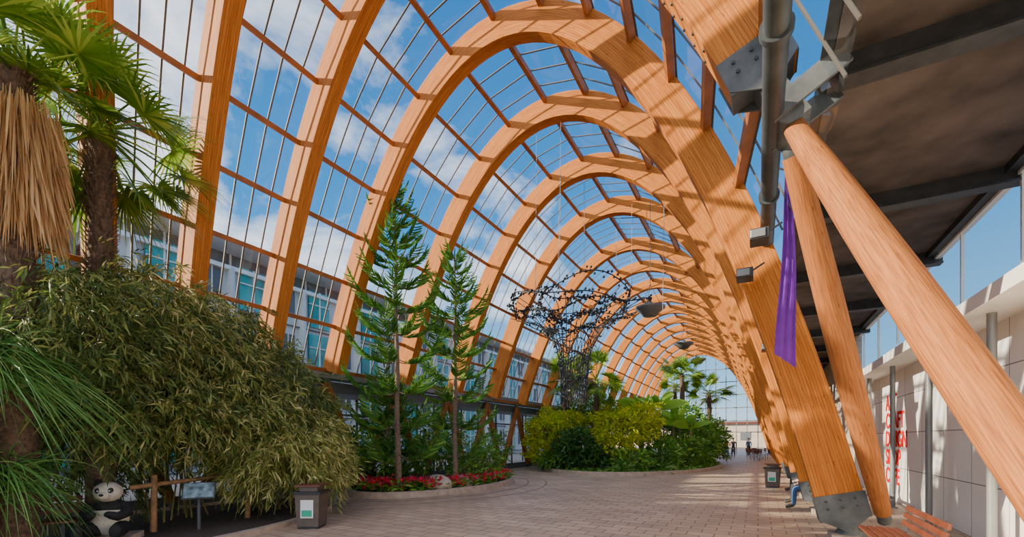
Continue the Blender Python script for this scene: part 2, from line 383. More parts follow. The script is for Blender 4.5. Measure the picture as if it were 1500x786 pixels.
txt=bpy.data.curves.new('wall_lettering','FONT'); txt.body="ART\nCRAFT\nDESIGN\nSHOP\nCAFE"; txt.size=.60; txt.space_line=.84; txt.extrude=.004; txt.offset=.012
txt.materials.append(M['redp']); to=bpy.data.objects.new('wall_lettering',txt); COL.objects.link(to)
to.matrix_world=Matrix(((0,0,-1,3.22),(-1,0,0,16.4),(0,1,0,2.5),(0,0,0,1)))

# ------------------------------------------------------------------ end wall
m=MB(); ZE=ZEND+.15
for i in range(14):
    x=-12+i*1.0; hh=max(.5,arch_h(min(6.9,max(-6.3,x-CX)),LOWS)); m.box((x,ZE,hh/2),(.07,.07,hh),'lampm')
for h in(2.4,3.6,5,6.4,7.8,9.2): 
    hw=3.6*math.acosh(1+(11.95-h/LOWS)/4.38); m.box((CX,ZE,h),(2*hw,.07,.09),'lampm')
m.box((-4,ZE,2.5),(3.0,.3,.2),'dsteel')
m.build('window_end')
m=MB(); m.box((-12,95,2.2),(60,8,4.4),'block'); 
for i in range(14): m.box((-38+i*4,90.95,2.2),(1.6,.1,1.5),'cladd')
m.box((-12,95,4.6),(61,9,.4),'bench')
m.build('street_building')
# ------------------------------------------------------------------ hotel
m=MB(); HX=-25
m.box((HX-6,41,5.4),(12,65,10.8),'clad'); m.box((HX-6.8,41,11.5),(11,64,1.5),'cladd'); m.box((HX-6,41,12.25),(13.2,66,.16),'white')
m.box((HX-5.9,41,10.85),(12.4,65.4,.22),'white')
for j in range(15):
    z=10.5+j*4.3
    for k in range(4):
        h=1.7+k*2.75
        m.box((HX+.04,z,h),(.2,1.5,2.3),'teal'); m.box((HX+.1,z+.0,h),(.22,.07,2.3),'white'); m.box((HX+.1,z,h+.3),(.2,1.5,.06),'white')
        m.box((HX+.02,z+2.15,h+.1),(.12,.9,1.5),'cladd'); m.box((HX+.06,z+2.15,h+.1),(.12,.05,1.5),'white')
    for k in range(4): m.box((HX+.05,z+.6,.35+k*2.75),(.14,4.3,.07),'cladd')
    m.box((HX+.25,z-1.3,5.4),(.5,.18,10.8),'clad')
for j in range(40): m.box((HX-1.25,9.5+j*1.6,11.5),(.1,.08,1.3),'white')
m.build('hotel_building')
m=MB(); m.box((-33,-28,5.6),(12,72,11.2),'cladd')
for j in range(30):
    for k in range(4): m.box((-27,6.6-j*2.2,1.6+k*2.7),(.2,2.0,2.3),'teal')
m.build('office_building')
m=MB(); m.box((-14.4,30,3.5),(3.2,60,.12),'cladd'); 
for j in range(16): m.tube([(-15.7,2+j*4,0),(-15.7,2+j*4,3.5)],.06,'steel',8)
m.build('street_canopy')

# ------------------------------------------------------------------ beds
def bed(name,pts,h=.10,kerb=.14,band=None):
    m=MB(); n=len(pts); top=[(x,y,h) for x,y in pts]; m.add(top,[tuple(range(n))],'soil')
    c=Vector((sum(p[0] for p in pts)/n,sum(p[1] for p in pts)/n))
    V=[]
    for x,y in pts:
        d=(Vector((x,y))-c).normalized()
        V+=[(x+d.x*kerb,y+d.y*kerb,0),(x+d.x*kerb,y+d.y*kerb,h+.06),(x-d.x*.02,y-d.y*.02,h+.06),(x-d.x*.02,y-d.y*.02,h-.03)]
    F=[]
    for i in range(n):
        j=(i+1)%n
        for k in range(3): F.append((4*i+k,4*j+k,4*j+k+1,4*i+k+1))
    m.add(V,F,'stone')
    if band:
        for (r0,r1) in band:
            V=[]
            for x,y in pts:
                d=(Vector((x,y))-c).normalized(); V+=[(x+d.x*r0,y+d.y*r0,.004),(x+d.x*r1,y+d.y*r1,.004)]
            m.add(V,[(2*i,2*i+1,2*((i+1)%n)+1,2*((i+1)%n)) for i in range(n)],'band')
    return m.build(name)
def smooth(pts,it=2):
    for _ in range(it):
        q=[]
        for i in range(len(pts)):
            a=pts[i];b=pts[(i+1)%len(pts)]; q+= [(a[0]*.75+b[0]*.25,a[1]*.75+b[1]*.25),(a[0]*.25+b[0]*.75,a[1]*.25+b[1]*.75)]
        pts=q
    return pts
bed('bamboo_planting_bed',smooth([(-12.1,-2),(-7.8,-2),(-7.7,3),(-7.95,5.2),(-8.8,7.0),(-10.2,8.0),(-12.1,8.2)],2),.03)
ell=lambda cx,cy,rx,ry,n=40:[(cx+rx*math.cos(2*math.pi*i/n),cy+ry*math.sin(2*math.pi*i/n)) for i in range(n)]
bed('pine_planting_bed',ell(-10.0,12.8,2.0,3.7,64),.12,band=[(.75,.83),(1.5,1.58)])
bed('island_planting_bed',ell(-6.9,28.4,4.9,8.6,60),.12)

# ------------------------------------------------------------------ plants
def rdir(n,zmin=-1,zmax=1):
    z=rng.uniform(zmin,zmax,n);a=rng.uniform(0,2*np.pi,n);r=np.sqrt(1-z*z);return np.stack([r*np.cos(a),r*np.sin(a),z],1)
def bamboo(name,blobs,culms):
    m=MB()
    for (c,r,k,ns) in blobs:
        c=np.array(c);r=np.array(r)
        d=rdir(ns,-.75,1); rad=rng.uniform(.45,1.0,ns)**.6
        P=c+d*r*rad[:,None]*(1+rng.normal(0,.15,(ns,1)))
        od=d*np.array([1,1,.3])+rng.normal(0,.40,(ns,3)); od[:,2]-=.22; od/=np.linalg.norm(od,axis=1,keepdims=True)
        nl=14; t=rng.uniform(0,1,(ns,nl)); Ls=.58
        pos=P[:,None,:]+od[:,None,:]*(t*Ls)[...,None]; pos[...,2]-=.25*t*t
        pos=pos.reshape(-1,3)+rng.normal(0,.025,(ns*nl,3))
        dd=np.repeat(od,nl,0)*.8+rng.normal(0,.52,(ns*nl,3)); dd[:,2]-=.38
        m.rib(pos,dd,rng.uniform(.11,.23,ns*nl),rng.uniform(.020,.034,ns*nl),.25,k,2)
        m.rib(P,od,Ls,.006,.4,'culm',3,prof=[1,1,.8,.4])
    for (b,t_,n) in culms:
        for i in range(n):
            b0=Vector(b)+Vector((random.gauss(0,.35),random.gauss(0,.35),0)); t0=Vector(t_)+Vector((random.gauss(0,.7),random.gauss(0,.7),random.gauss(0,.3)))
            P=[b0+(t0-b0)*s+Vector((0,0,.25*math.sin(math.pi*s)*(t0.z))) *.6 for s in [j/8 for j in range(9)]]
            m.tube(P,[.018*(1-.7*j/8) for j in range(9)],'culm',6,False)
    return m.build(name)
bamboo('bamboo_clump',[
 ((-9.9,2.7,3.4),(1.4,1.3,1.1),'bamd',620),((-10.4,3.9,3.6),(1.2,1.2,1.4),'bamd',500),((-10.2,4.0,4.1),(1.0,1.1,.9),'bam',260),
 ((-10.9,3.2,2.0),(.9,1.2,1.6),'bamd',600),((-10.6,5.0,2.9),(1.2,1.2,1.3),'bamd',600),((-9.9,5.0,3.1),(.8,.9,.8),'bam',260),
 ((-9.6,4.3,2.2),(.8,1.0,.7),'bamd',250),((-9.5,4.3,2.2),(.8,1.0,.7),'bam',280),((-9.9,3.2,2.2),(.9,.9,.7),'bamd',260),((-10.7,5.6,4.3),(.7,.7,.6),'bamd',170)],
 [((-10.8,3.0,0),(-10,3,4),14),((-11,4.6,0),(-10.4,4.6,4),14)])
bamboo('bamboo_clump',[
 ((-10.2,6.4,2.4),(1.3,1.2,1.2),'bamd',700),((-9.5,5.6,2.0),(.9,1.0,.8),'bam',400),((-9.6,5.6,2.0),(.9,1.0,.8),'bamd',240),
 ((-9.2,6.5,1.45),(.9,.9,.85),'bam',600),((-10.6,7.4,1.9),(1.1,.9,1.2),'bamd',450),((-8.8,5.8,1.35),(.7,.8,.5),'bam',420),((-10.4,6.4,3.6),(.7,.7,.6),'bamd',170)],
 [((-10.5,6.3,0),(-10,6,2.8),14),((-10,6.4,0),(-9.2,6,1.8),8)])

def fanpalm(name,base,ch,R,n,tr,k='palm',skirt=None,lean=(0,0),zm=-.55,wseg=1.):
    m=MB(); b=Vector((base[0],base[1],0)); c=Vector((base[0]+lean[0],base[1]+lean[1],ch))
    m.tube([b.lerp(c,i/10)+Vector((.03*math.sin(i),0,0)) for i in range(11)],[tr*(1.25-.35*i/10) for i in range(11)],'trunk',14)
    N=900 if ch>6.3 else 200; t=rng.uniform(.15,1,N);a=rng.uniform(0,2*np.pi,N)
    P=np.stack([b.x+(c.x-b.x)*t+np.cos(a)*tr*.95,b.y+(c.y-b.y)*t+np.sin(a)*tr*.95,c.z*t],1)
    m.rib(P,np.stack([np.cos(a)*.5,np.sin(a)*.5,np.ones(N)*.9],1),.20,.03,.2,'trunk',1,prof=[1,.3])
    dirs=rdir(n,zm,.98)
    V=[];F=[]
    for d in dirs:
        d=Vector(d); pl=R*random.uniform(.6,1.0); h=c+d*pl; h.z-=.12*pl*(1-d.z)
        m.tube([c,c.lerp(h,.5)+Vector((0,0,.04)),h],[.02*R,.014*R,.010*R],'palm',5,False)
        dd=(h-c).normalized(); side=dd.cross(Vector((0,0,1)))
        if side.length<.1: side=Vector((1,0,0))
        side.normalize(); nn=side.cross(dd).normalized()
        side=(side+nn*random.gauss(0,.45)).normalized(); nn=side.cross(dd).normalized()
        ns=26; LR=R*random.uniform(.60,.78)
        for q in range(ns):
            an=math.radians(-118+236*q/(ns-1)); dr=dd*math.cos(an)+side*math.sin(an)+nn*.12
            dr.normalize(); ps=dr.cross(nn).normalized(); ll=LR*(.78+.22*math.cos(an*.8))*random.uniform(.9,1.05)
            o=len(V)
            for (t_,w) in((0,.012),(.40,.028*wseg),(.72,.015*wseg),(1,.002)):
                p=h+dr*ll*t_+Vector((0,0,-ll*(.35+.35*random.random())*max(0,t_-.35)**2))
                V.append(p-ps*w*LR); V.append(p+ps*w*LR)
            for j in range(3): F.append((o+2*j,o+2*j+1,o+2*j+3,o+2*j+2))
    m.add(V,F,k)
    if skirt:
        z0,z1,sr=skirt; N=2200; z=rng.uniform(z0+.7,z1,N);a=rng.uniform(0,2*np.pi,N);rr=rng.uniform(.5,1,N)*sr
        P=np.stack([c.x+np.cos(a)*rr,c.y+np.sin(a)*rr,z],1)
        m.rib(P,np.stack([np.cos(a)*.18,np.sin(a)*.18,-np.ones(N)],1)+rng.normal(0,.06,(N,3)),rng.uniform(.6,1.1,N),.028,.05,'straw',3)
    return m.build(name)
fanpalm('fan_palm',(-9.78,3.2),6.95,1.25,38,.16,zm=-.9)
fanpalm('skirted_fan_palm',(-9.35,2.1),6.95,1.15,30,.22,skirt=(4.5,6.6,.46))
fanpalm('fan_palm',(-4.5,31.8),6.0,1.3,22,.16,wseg=1.4); fanpalm('fan_palm',(-3.1,35),5.0,1.3,22,.16,wseg=1.4); fanpalm('fan_palm',(-5.4,34.5),5.6,1.1,20,.15,wseg=1.4)
fanpalm('fan_palm',(-9.9,24.5),5.2,1.2,20,.15,wseg=1.4); fanpalm('fan_palm',(-7.6,23.0),4.9,1.3,22,.15,wseg=1.4,zm=-.8)

m=MB(); N=900; c=np.array([-9.05,1.75,2.7]); P=c+rng.normal(0,.12,(N,3)); D=rdir(N,-.2,1)
m.rib(P,D,rng.uniform(1.1,1.9,N),.022,.75,'strap',8,prof=[1,1,.95,.9,.8,.7,.5,.3,.05])
N=500; P=np.array([-9.2,1.9,1.1])+rng.normal(0,.15,(N,3)); D=rdir(N,0,1); m.rib(P,D,rng.uniform(.9,1.4,N),.022,.8,'strap',8,prof=[1,1,.95,.9,.8,.7,.5,.3,.05])
m.tube([(-9.05,1.75,0),(-9.05,1.75,2.7)],[.16,.10],'trunk',10); m.build('strap_leaf_plant')

def norfolk(name,x,y,H,R0,gap,zs=1.2,lean=(0,0)):
    m=MB(); ax=lambda z:Vector((x+lean[0]*z/H,y+lean[1]*z/H,z))
    m.tube([ax(H*i/14)+Vector((.02*math.sin(i*1.3),0,0)) for i in range(15)],[.085*(1-i/15)+.012 for i in range(15)],'bark',10)
    z=zs; B=[];D=[];Ln=[]
    NB=[];ND=[]
    while z<H-.12:
        f=(H-z)/H; Lb=R0*(f**.52)*random.uniform(.88,1.1)+.06; nb=random.choice([5,6,6]) ; a0=random.random()*6
        for i in range(nb):
            a=a0+i*2*math.pi/nb+random.gauss(0,.12); up=.05+.50*(1-f)
            d=Vector((math.cos(a),math.sin(a),up)); zz=z+random.gauss(0,.04); LL=Lb*random.uniform(.8,1.12)
            pts=[ax(zz)+Vector((d.x,d.y,0))*LL*t+Vector((0,0,LL*(up*t-.20*math.sin(math.pi*t*.9)+.30*t**3))) for t in [j/6 for j in range(7)]]
            m.tube(pts,[.016*(1-j/8) for j in range(7)],'bark',5,False)
            nbl=max(4,int(LL/.062)); sd=Vector((-d.y,d.x,0))
            for j in range(nbl):
                t=.25+.75*j/nbl; q=t*6;i0=min(5,int(q)); p=pts[i0].lerp(pts[i0+1],q-i0)
                for s in(-1,1):
                    ll=(.10+.26*math.sin(math.pi*min(1,t*.8)))*min(1,LL/.9)
                    dd=(sd*s*.75+Vector((d.x,d.y,0))*.8+Vector((0,0,.20+random.gauss(0,.07)))).normalized()
                    B.append(p);D.append(dd);Ln.append(ll)
            tip=(pts[-1]-pts[-2]).normalized(); B.append(pts[-1]);D.append(tip);Ln.append(.20)
            for t in np.linspace(.2,1,12):
                q=t*6;i0=min(5,int(q));NB.append(pts[i0].lerp(pts[i0+1],q-i0));ND.append(tip)
        z+=gap*(.5+.7*f)*random.uniform(.9,1.1)
    B=np.array(B);D=np.array(D);Ln=np.array(Ln)
    for _ in range(2): m.rib(B,D,Ln,.044,-.25,'pine',3,prof=[.6,1,1,.4])
    n=len(B);k=8; t=rng.uniform(.0,1,(n,k)); P=B[:,None]+D[:,None]*(t*Ln[:,None])[...,None]; P[...,2]+=.25*Ln[:,None]*t*t
    P=P.reshape(-1,3); DD=np.repeat(D,k,0)*.9+rng.normal(0,.5,(n*k,3)); m.rib(P,DD,.065,.015,-.1,'pine',1,prof=[1,.3])
    NB=np.array(NB);NB=np.repeat(NB,7,0);ND=np.repeat(np.array(ND),7,0)+rng.normal(0,.6,(len(NB),3)); m.rib(NB,ND,.08,.016,-.1,'pine',1,prof=[1,.3])
    return m.build(name)
norfolk('norfolk_pine',-9.3,9.85,9.25,1.7,.86,lean=(-.15,0))
norfolk('norfolk_pine',-8.75,11.9,8.0,1.65,.80)
norfolk('norfolk_pine',-10.8,10.9,3.8,1.3,.6,.6)

def shrub(name,blobs,k,leaf=(.12,.05),n=2200,stem='bark',droop=.2,zb=.1):
    m=MB()
    for c,r in blobs:
        c=np.array(c,float);r=np.array(r,float); nn=int(n*max(.3,(r[0]*r[1]+r[0]*r[2])/2))
        d=rdir(nn,-.8,1); ph=rng.uniform(0,6,3); lump=1+.24*np.sin(d[:,0]*6+ph[0])*np.cos(d[:,1]*5+ph[1])+.16*np.sin(d[:,2]*8+ph[2])
        P=c+d*r*(rng.uniform(.4,1,nn)**.5*lump)[:,None]
        P[:,2]=np.maximum(P[:,2],zb); m.rib(P,d+rng.normal(0,.6,(nn,3))+np.array([0,0,.15]),rng.uniform(.7,1.4,nn)*leaf[0],leaf[1],droop,k,2)
        for i in range(6):
            a=Vector((c[0]+random.gauss(0,.1),c[1]+random.gauss(0,.1),0)); e=Vector(c+rdir(1,0,1)[0]*r*.8); m.tube([a,a.lerp(e,.5)+Vector((0,0,.1)),e],[.03,.02,.008],stem,5,False)
    return m.build(name)
shrub('lime_shrub',[((-10.0,22.0,1.9),(1.2,1.1,1.1)),((-9.1,22.9,2.5),(1.0,1.0,.8)),((-10.7,23.6,2.3),(1,1.1,1.1)),((-9.9,21.6,.9),(1.0,.8,.6))],'lime',(.20,.075),1900)
shrub('lime_shrub',[((-6.2,22.6,2.2),(1.4,1.2,1.1)),((-5.3,23.8,2.7),(1.0,1.0,.9)),((-7.0,23.6,2.7),(1.0,1.0,.8)),((-6.4,22.0,1.2),(1.0,.9,.7))],'lime',(.20,.075),1900)
shrub('dark_shrub',[((-8.0,21.2,1.2),(1.1,.9,.9)),((-7.1,21.3,.8),(.8,.7,.6)),((-8.6,21.0,.6),(.8,.5,.4))],'dgreen',(.18,.10))
shrub('green_shrub',[((-9.2,21.0,.6),(.9,.6,.4)),((-5.4,21.6,.6),(1.0,.8,.5)),((-4.3,23.8,.9),(1.0,1.0,.8)),((-3.5,26.2,1.0),(1.0,1.2,.9)),((-3.0,29,1.3),(1.0,1.4,1.2)),((-2.7,32,1.6),(1,1.5,1.4)),((-3.4,34.8,1.6),(1.2,1.4,1.4)),((-5.6,29.5,2.3),(1.2,1.4,1.2)),((-4.0,31,2.9),(1,1,1.1))],'green',(.22,.09),1300)
shrub('green_shrub',[((-10.2,25.5,2.8),(1.2,1.2,1.2)),((-9.6,27,3.2),(1.2,1.2,1.2)),((-8.4,25.5,3.2),(.9,.9,1.0))],'green',(.20,.08),900)
m=MB(); N=3500; a=rng.uniform(0,2*np.pi,N);rr=rng.uniform(.80,1.0,N); P=np.stack([-6.9+4.8*rr*np.cos(a),28.4+8.5*rr*np.sin(a),np.full(N,.15)],1)
m.rib(P,rdir(N,.1,1),.45,.07,.6,'green',3); m.build('ground_cover_plants')
def banana(name,x,y,H,n):
    m=MB()
    for s in range(3):
        bx=x+random.gauss(0,.5);by=y+random.gauss(0,.35);h=H*random.uniform(.45,.58); m.tube([(bx,by,0),(bx,by,h)],[.13,.07],'culm',10)
        B=np.tile([bx,by,h],(n,1)); D=rdir(n,.6,.97)
        m.rib(B,D,rng.uniform(1.5,2.3,n),.55,.35,'banana',9,flat=False,prof=[.06,.08,.5,.85,1,1,.95,.8,.5,.05])
    return m.build(name)
banana('banana_plant',-4.8,24.9,6.4,9); banana('banana_plant',-3.7,28.0,4.8,7)
m=MB(); B=np.tile([-5.6,20.9,.15],(60,1)); m.rib(B,rdir(60,.15,1),rng.uniform(.7,1.1,60),.09,.35,'strap',5,prof=[.8,1,1,.8,.5,.05])
B=np.tile([-4.2,22.9,.15],(60,1)); m.rib(B,rdir(60,.15,1),rng.uniform(.8,1.2,60),.09,.35,'strap',5,prof=[.8,1,1,.8,.5,.05]); m.build('agave_plant')
shrub('green_shrub',[((-10.9,10.2,.8),(.8,.9,.6)),((-10.6,13,1.1),(.9,1.2,.8)),((-9.1,14.2,.8),(.7,1.1,.6)),((-11.0,9.9,1.4),(.7,.7,.7)),((-8.9,12.9,.6),(.6,.8,.4))],'green',(.17,.08),1000)
shrub('green_shrub',[((-11.4,15,1.6),(.7,1.3,1.1)),((-11.3,12.2,1.5),(.6,1.2,.9)),((-11.4,18.5,1.2),(.7,1.3,.9))],'green',(.17,.07),1000)
m=MB(); N=2400; a=rng.uniform(-2.6,.9,N);rr=rng.uniform(.70,.98,N); P=np.stack([-10+2*rr*np.cos(a),12.8+3.7*rr*np.sin(a),rng.uniform(.15,.40,N)],1)
sel=(rng.uniform(0,1,N)<.28); m.rib(P[~sel],rdir((~sel).sum(),.1,1),.30,.07,.4,'green',2)
Q=P[sel];Q=np.repeat(Q,5,0)+rng.normal(0,.03,(len(Q)*5,3)); Q[:,2]+=.10; m.rib(Q,rdir(len(Q),0,1),.09,.06,.2,'red',2); m.build('red_flower_border')
m=MB(); m.ell((-8.75,11.0,.28),(.50,.36,.30),'rock',jit=.12); m.ell((-8.5,12.0,.25),(.35,.3,.25),'rock',jit=.12); m.build('boulder')

# ------------------------------------------------------------------ hanging sculpture
m=MB(); c=Vector((-7.0,18.2,0))
for q,(r,z) in enumerate([(2.9,7.3),(2.5,7.7),(2.1,7.1),(1.6,7.5),(1.1,6.9),(.8,6.0),(.7,5.2),(.6,4.4)]):
    ph=random.random()*6; P=[]
    for i in range(49):
        a=2*math.pi*i/48; rr=r*(1+.10*math.sin(3*a+ph)); P.append(c+Vector((rr*math.cos(a),rr*math.sin(a),z+.22*math.sin(2*a+ph)+.12*math.sin(5*a))))
    m.tube(P,.024,'black',5,False)
    for i in range(48):
        if q<5:
            for k_ in range(3):
                p=P[i].lerp(P[i+1],random.random())+Vector((random.gauss(0,.06),random.gauss(0,.06),random.gauss(0,.06))); m.ell(p,(.05,.05,.05),'black',nu=6,nv=4)
for i in range(34):
    a=2*math.pi*i/34; P=[]
    for (r,z) in[(2.9,7.3),(1.7,6.9),(1.1,6.4),(.75,5.6),(.6,4.6),(.55,3.2)]:
        P.append(c+Vector((r*math.cos(a+z*.2),r*math.sin(a+z*.2),z+random.gauss(0,.1))))
    m.tube(P,.016,'dsteel',4,False)
B=[];
for i in range(320):
    a=random.random()*6.28;z=random.uniform(3.4,7.0); r=.5+.15*random.random()+max(0,z-5.5)*.8; B.append(c+Vector((r*math.cos(a),r*math.sin(a),z)))
m.rib(np.array(B),rng.normal(0,1,(320,3)),.24,.08,0,'steel',2)
for i in range(6):
    a=i*1.047; p=c+Vector((2.5*math.cos(a),2.5*math.sin(a),7.6)); m.tube([p,(p.x,p.y,arch_h(p.x-CX)-.5)],.008,'lampm',4,False)
m.build('hanging_wire_sculpture')
for (x,y,z,s) in [(-3.4,16.4,6.35,.52),(-9.2,20.5,7.1,.48),(-3.8,27.6,7.2,.55),(-3.6,33,7.1,.50)]:
    m=MB(); m.lathe((x,y,z),[(0,-.26),(s*.45,-.24),(s*.62,-.12),(s,0.02),(s,.09),(s*.9,.09),(s*.5,.0),(.05,.03)],'pend',28); m.lathe((x,y,z),[(.09,.0),(.09,.25),(.0,.27)],'dsteel',12)
    for a in(0,2.1,4.2): m.tube([(x+s*.8*math.cos(a),y+s*.8*math.sin(a),z+.05),(x,y,z+.9)],.009,'dsteel',4,False)
    m.tube([(x,y,z+.85),(x,y,arch_h(x-CX,.95)-.3)],.011,'dsteel',5,False); m.build('pendant_lamp')
m=MB()
for (x,y,z) in [(-6.0,12.3,4.5),(-5.2,12.3,6.0),(-6.6,15.5,8.),(-2.8,15.5,6)]: m.tube([(x,y,z),(x+.05,y,arch_h(x-CX)-.6)],.008,'lampm',4,False)
m.build('suspension_wires')

# ------------------------------------------------------------------ bins, sign, rail, benches
def bin_(x,y,rz):
    m=MB(); R=Matrix.Rotation(rz,3,'Z'); o=Vector((x,y,0)); T=lambda p:o+R@Vector(p)
    def bx(c,d,k): m.box(T(c),d,k,R=R)
    V=[];
    for z,w in((.04,.20),(.66,.23)):
        for a,b in((-1,-1),(1,-1),(1,1),(-1,1)): V.append(T((a*w,b*w,z)))
    m.add(V,[(0,1,5,4),(1,2,6,5),(2,3,7,6),(3,0,4,7),(3,2,1,0)],'binm')
    bx((0,0,.02),(.38,.38,.04),'black'); bx((0,0,.68),(.52,.52,.05),'black'); bx((0,0,.75),(.34,.34,.10),'binm'); bx((0,0,.81),(.48,.48,.03),'bench')
    bx((0,-.228,.38),(.24,.012,.34),'label'); bx((0,-.236,.30),(.19,.008,.12),'labelg'); return m.build('litter_bin',bevel=.008)
bin_(-7.5,5.6,math.radians(30)); bin_(.45,18.0,math.radians(-8))
m=MB(); o=Vector((-9.0,4.35,0)); m.tube([o,o+Vector((0,0,.66))],.03,'steel',10); R=Matrix.Rotation(math.radians(58),3,'Z')@Matrix.Rotation(math.radians(48),3,'X')
m.box(o+Vector((0,0,.74)),(.50,.36,.035),'steel',R=R); m.box(o+R@Vector((0,0,.022))+Vector((0,0,.74)),(.46,.32,.01),'signblue',R=R); m.tube([o+Vector((0,0,.0)),o+Vector((0,0,.02))],.1,'steel',12); m.build('information_lectern')
m=MB()
for (x,y) in[(-9.5,3.85),(-9.45,5.5),(-10.2,7.0)]: m.tube([(x,y,0),(x+.03,y,1.05)],[.055,.045],'rail',10)
m.tube([(-9.5,3.5,.85),(-9.45,5.0,.95),(-9.4,5.7,.93)],.04,'rail',8); m.tube([(-9.4,5.3,.9),(-10.3,7.2,.9)],.04,'rail',8); m.build('rustic_rail_fence')
def bench(x,y,rz,Ln=1.8):
    m=MB(); R=Matrix.Rotation(rz,3,'Z'); o=Vector((x,y,0))
    def bx(c,d,k,R2=None): m.box(o+R@Vector(c),d,k,R=R@(R2 or Matrix.Identity(3)))
    for i in range(5): bx((0,-.2+i*.095,.42),(Ln,.075,.035),'bench')
    tilt=Matrix.Rotation(math.radians(-12),3,'X')
    for i in range(3): bx((0,.27+i*.022,.53+i*.10),(Ln,.03,.075),'bench',tilt)
    for sx in(-Ln/2+.15,Ln/2-.15):
        bx((sx,-.2,.20),(.06,.06,.40),'dsteel'); bx((sx,.24,.20),(.06,.06,.40),'dsteel'); bx((sx,.30,.59),(.05,.03,.38),'dsteel',tilt); bx((sx,.02,.385),(.06,.5,.035),'dsteel')
    return m.build('timber_bench',bevel=.006)
bench(1.52,7.35,math.radians(-90),1.6); bench(1.5,13.3,math.radians(-90),1.7); bench(1.6,17.1,math.radians(-90),1.5)
bench(-9.75,2.15,math.radians(65),1.5)

m=MB(); o=Vector((-9.2,3.12,.12)); ang=math.radians(50); RZ=Matrix.Rotation(ang,3,'Z')
def pe(c,r,k,R=None): m.ell(o+RZ@Vector(c),r,k,R=RZ@(R or Matrix.Identity(3)),nu=18,nv=12)
pe((0,.05,.30),(.25,.22,.30),'fur_w'); pe((0,.05,.47),(.24,.20,.13),'fur_b'); pe((0,-.02,.72),(.19,.17,.165),'fur_w'); pe((0,-.17,.67),(.085,.08,.065),'fur_w')
pe((0,-.245,.69),(.03,.02,.02),'fur_b')
for s in(-1,1):
    pe((s*.145,.02,.87),(.062,.035,.06),'fur_b'); pe((s*.075,-.15,.745),(.042,.03,.055),'fur_b',Matrix.Rotation(s*.5,3,'Y'))
    pe((s*.075,-.178,.75),(.012,.01,.012),'label')
    P=[o+RZ@Vector(p) for p in[(s*.20,.02,.50),(s*.27,-.08,.38),(s*.20,-.22,.34),(s*.12,-.27,.38)]]; m.tube(P,[.085,.08,.07,.06],'fur_b',12); pe((s*.11,-.28,.39),(.062,.05,.05),'fur_b')
    P=[o+RZ@Vector(p) for p in[(s*.15,.0,.14),(s*.22,-.18,.13),(s*.24,-.36,.12)]]; m.tube(P,[.13,.11,.09],'fur_b',12); pe((s*.24,-.40,.14),(.085,.05,.11),'fur_b')
m.build('panda_statue')
m=MB(); m.box((-9.2,3.12,.07),(.7,.7,.12),'rock',rz=ang); m.build('statue_plinth')

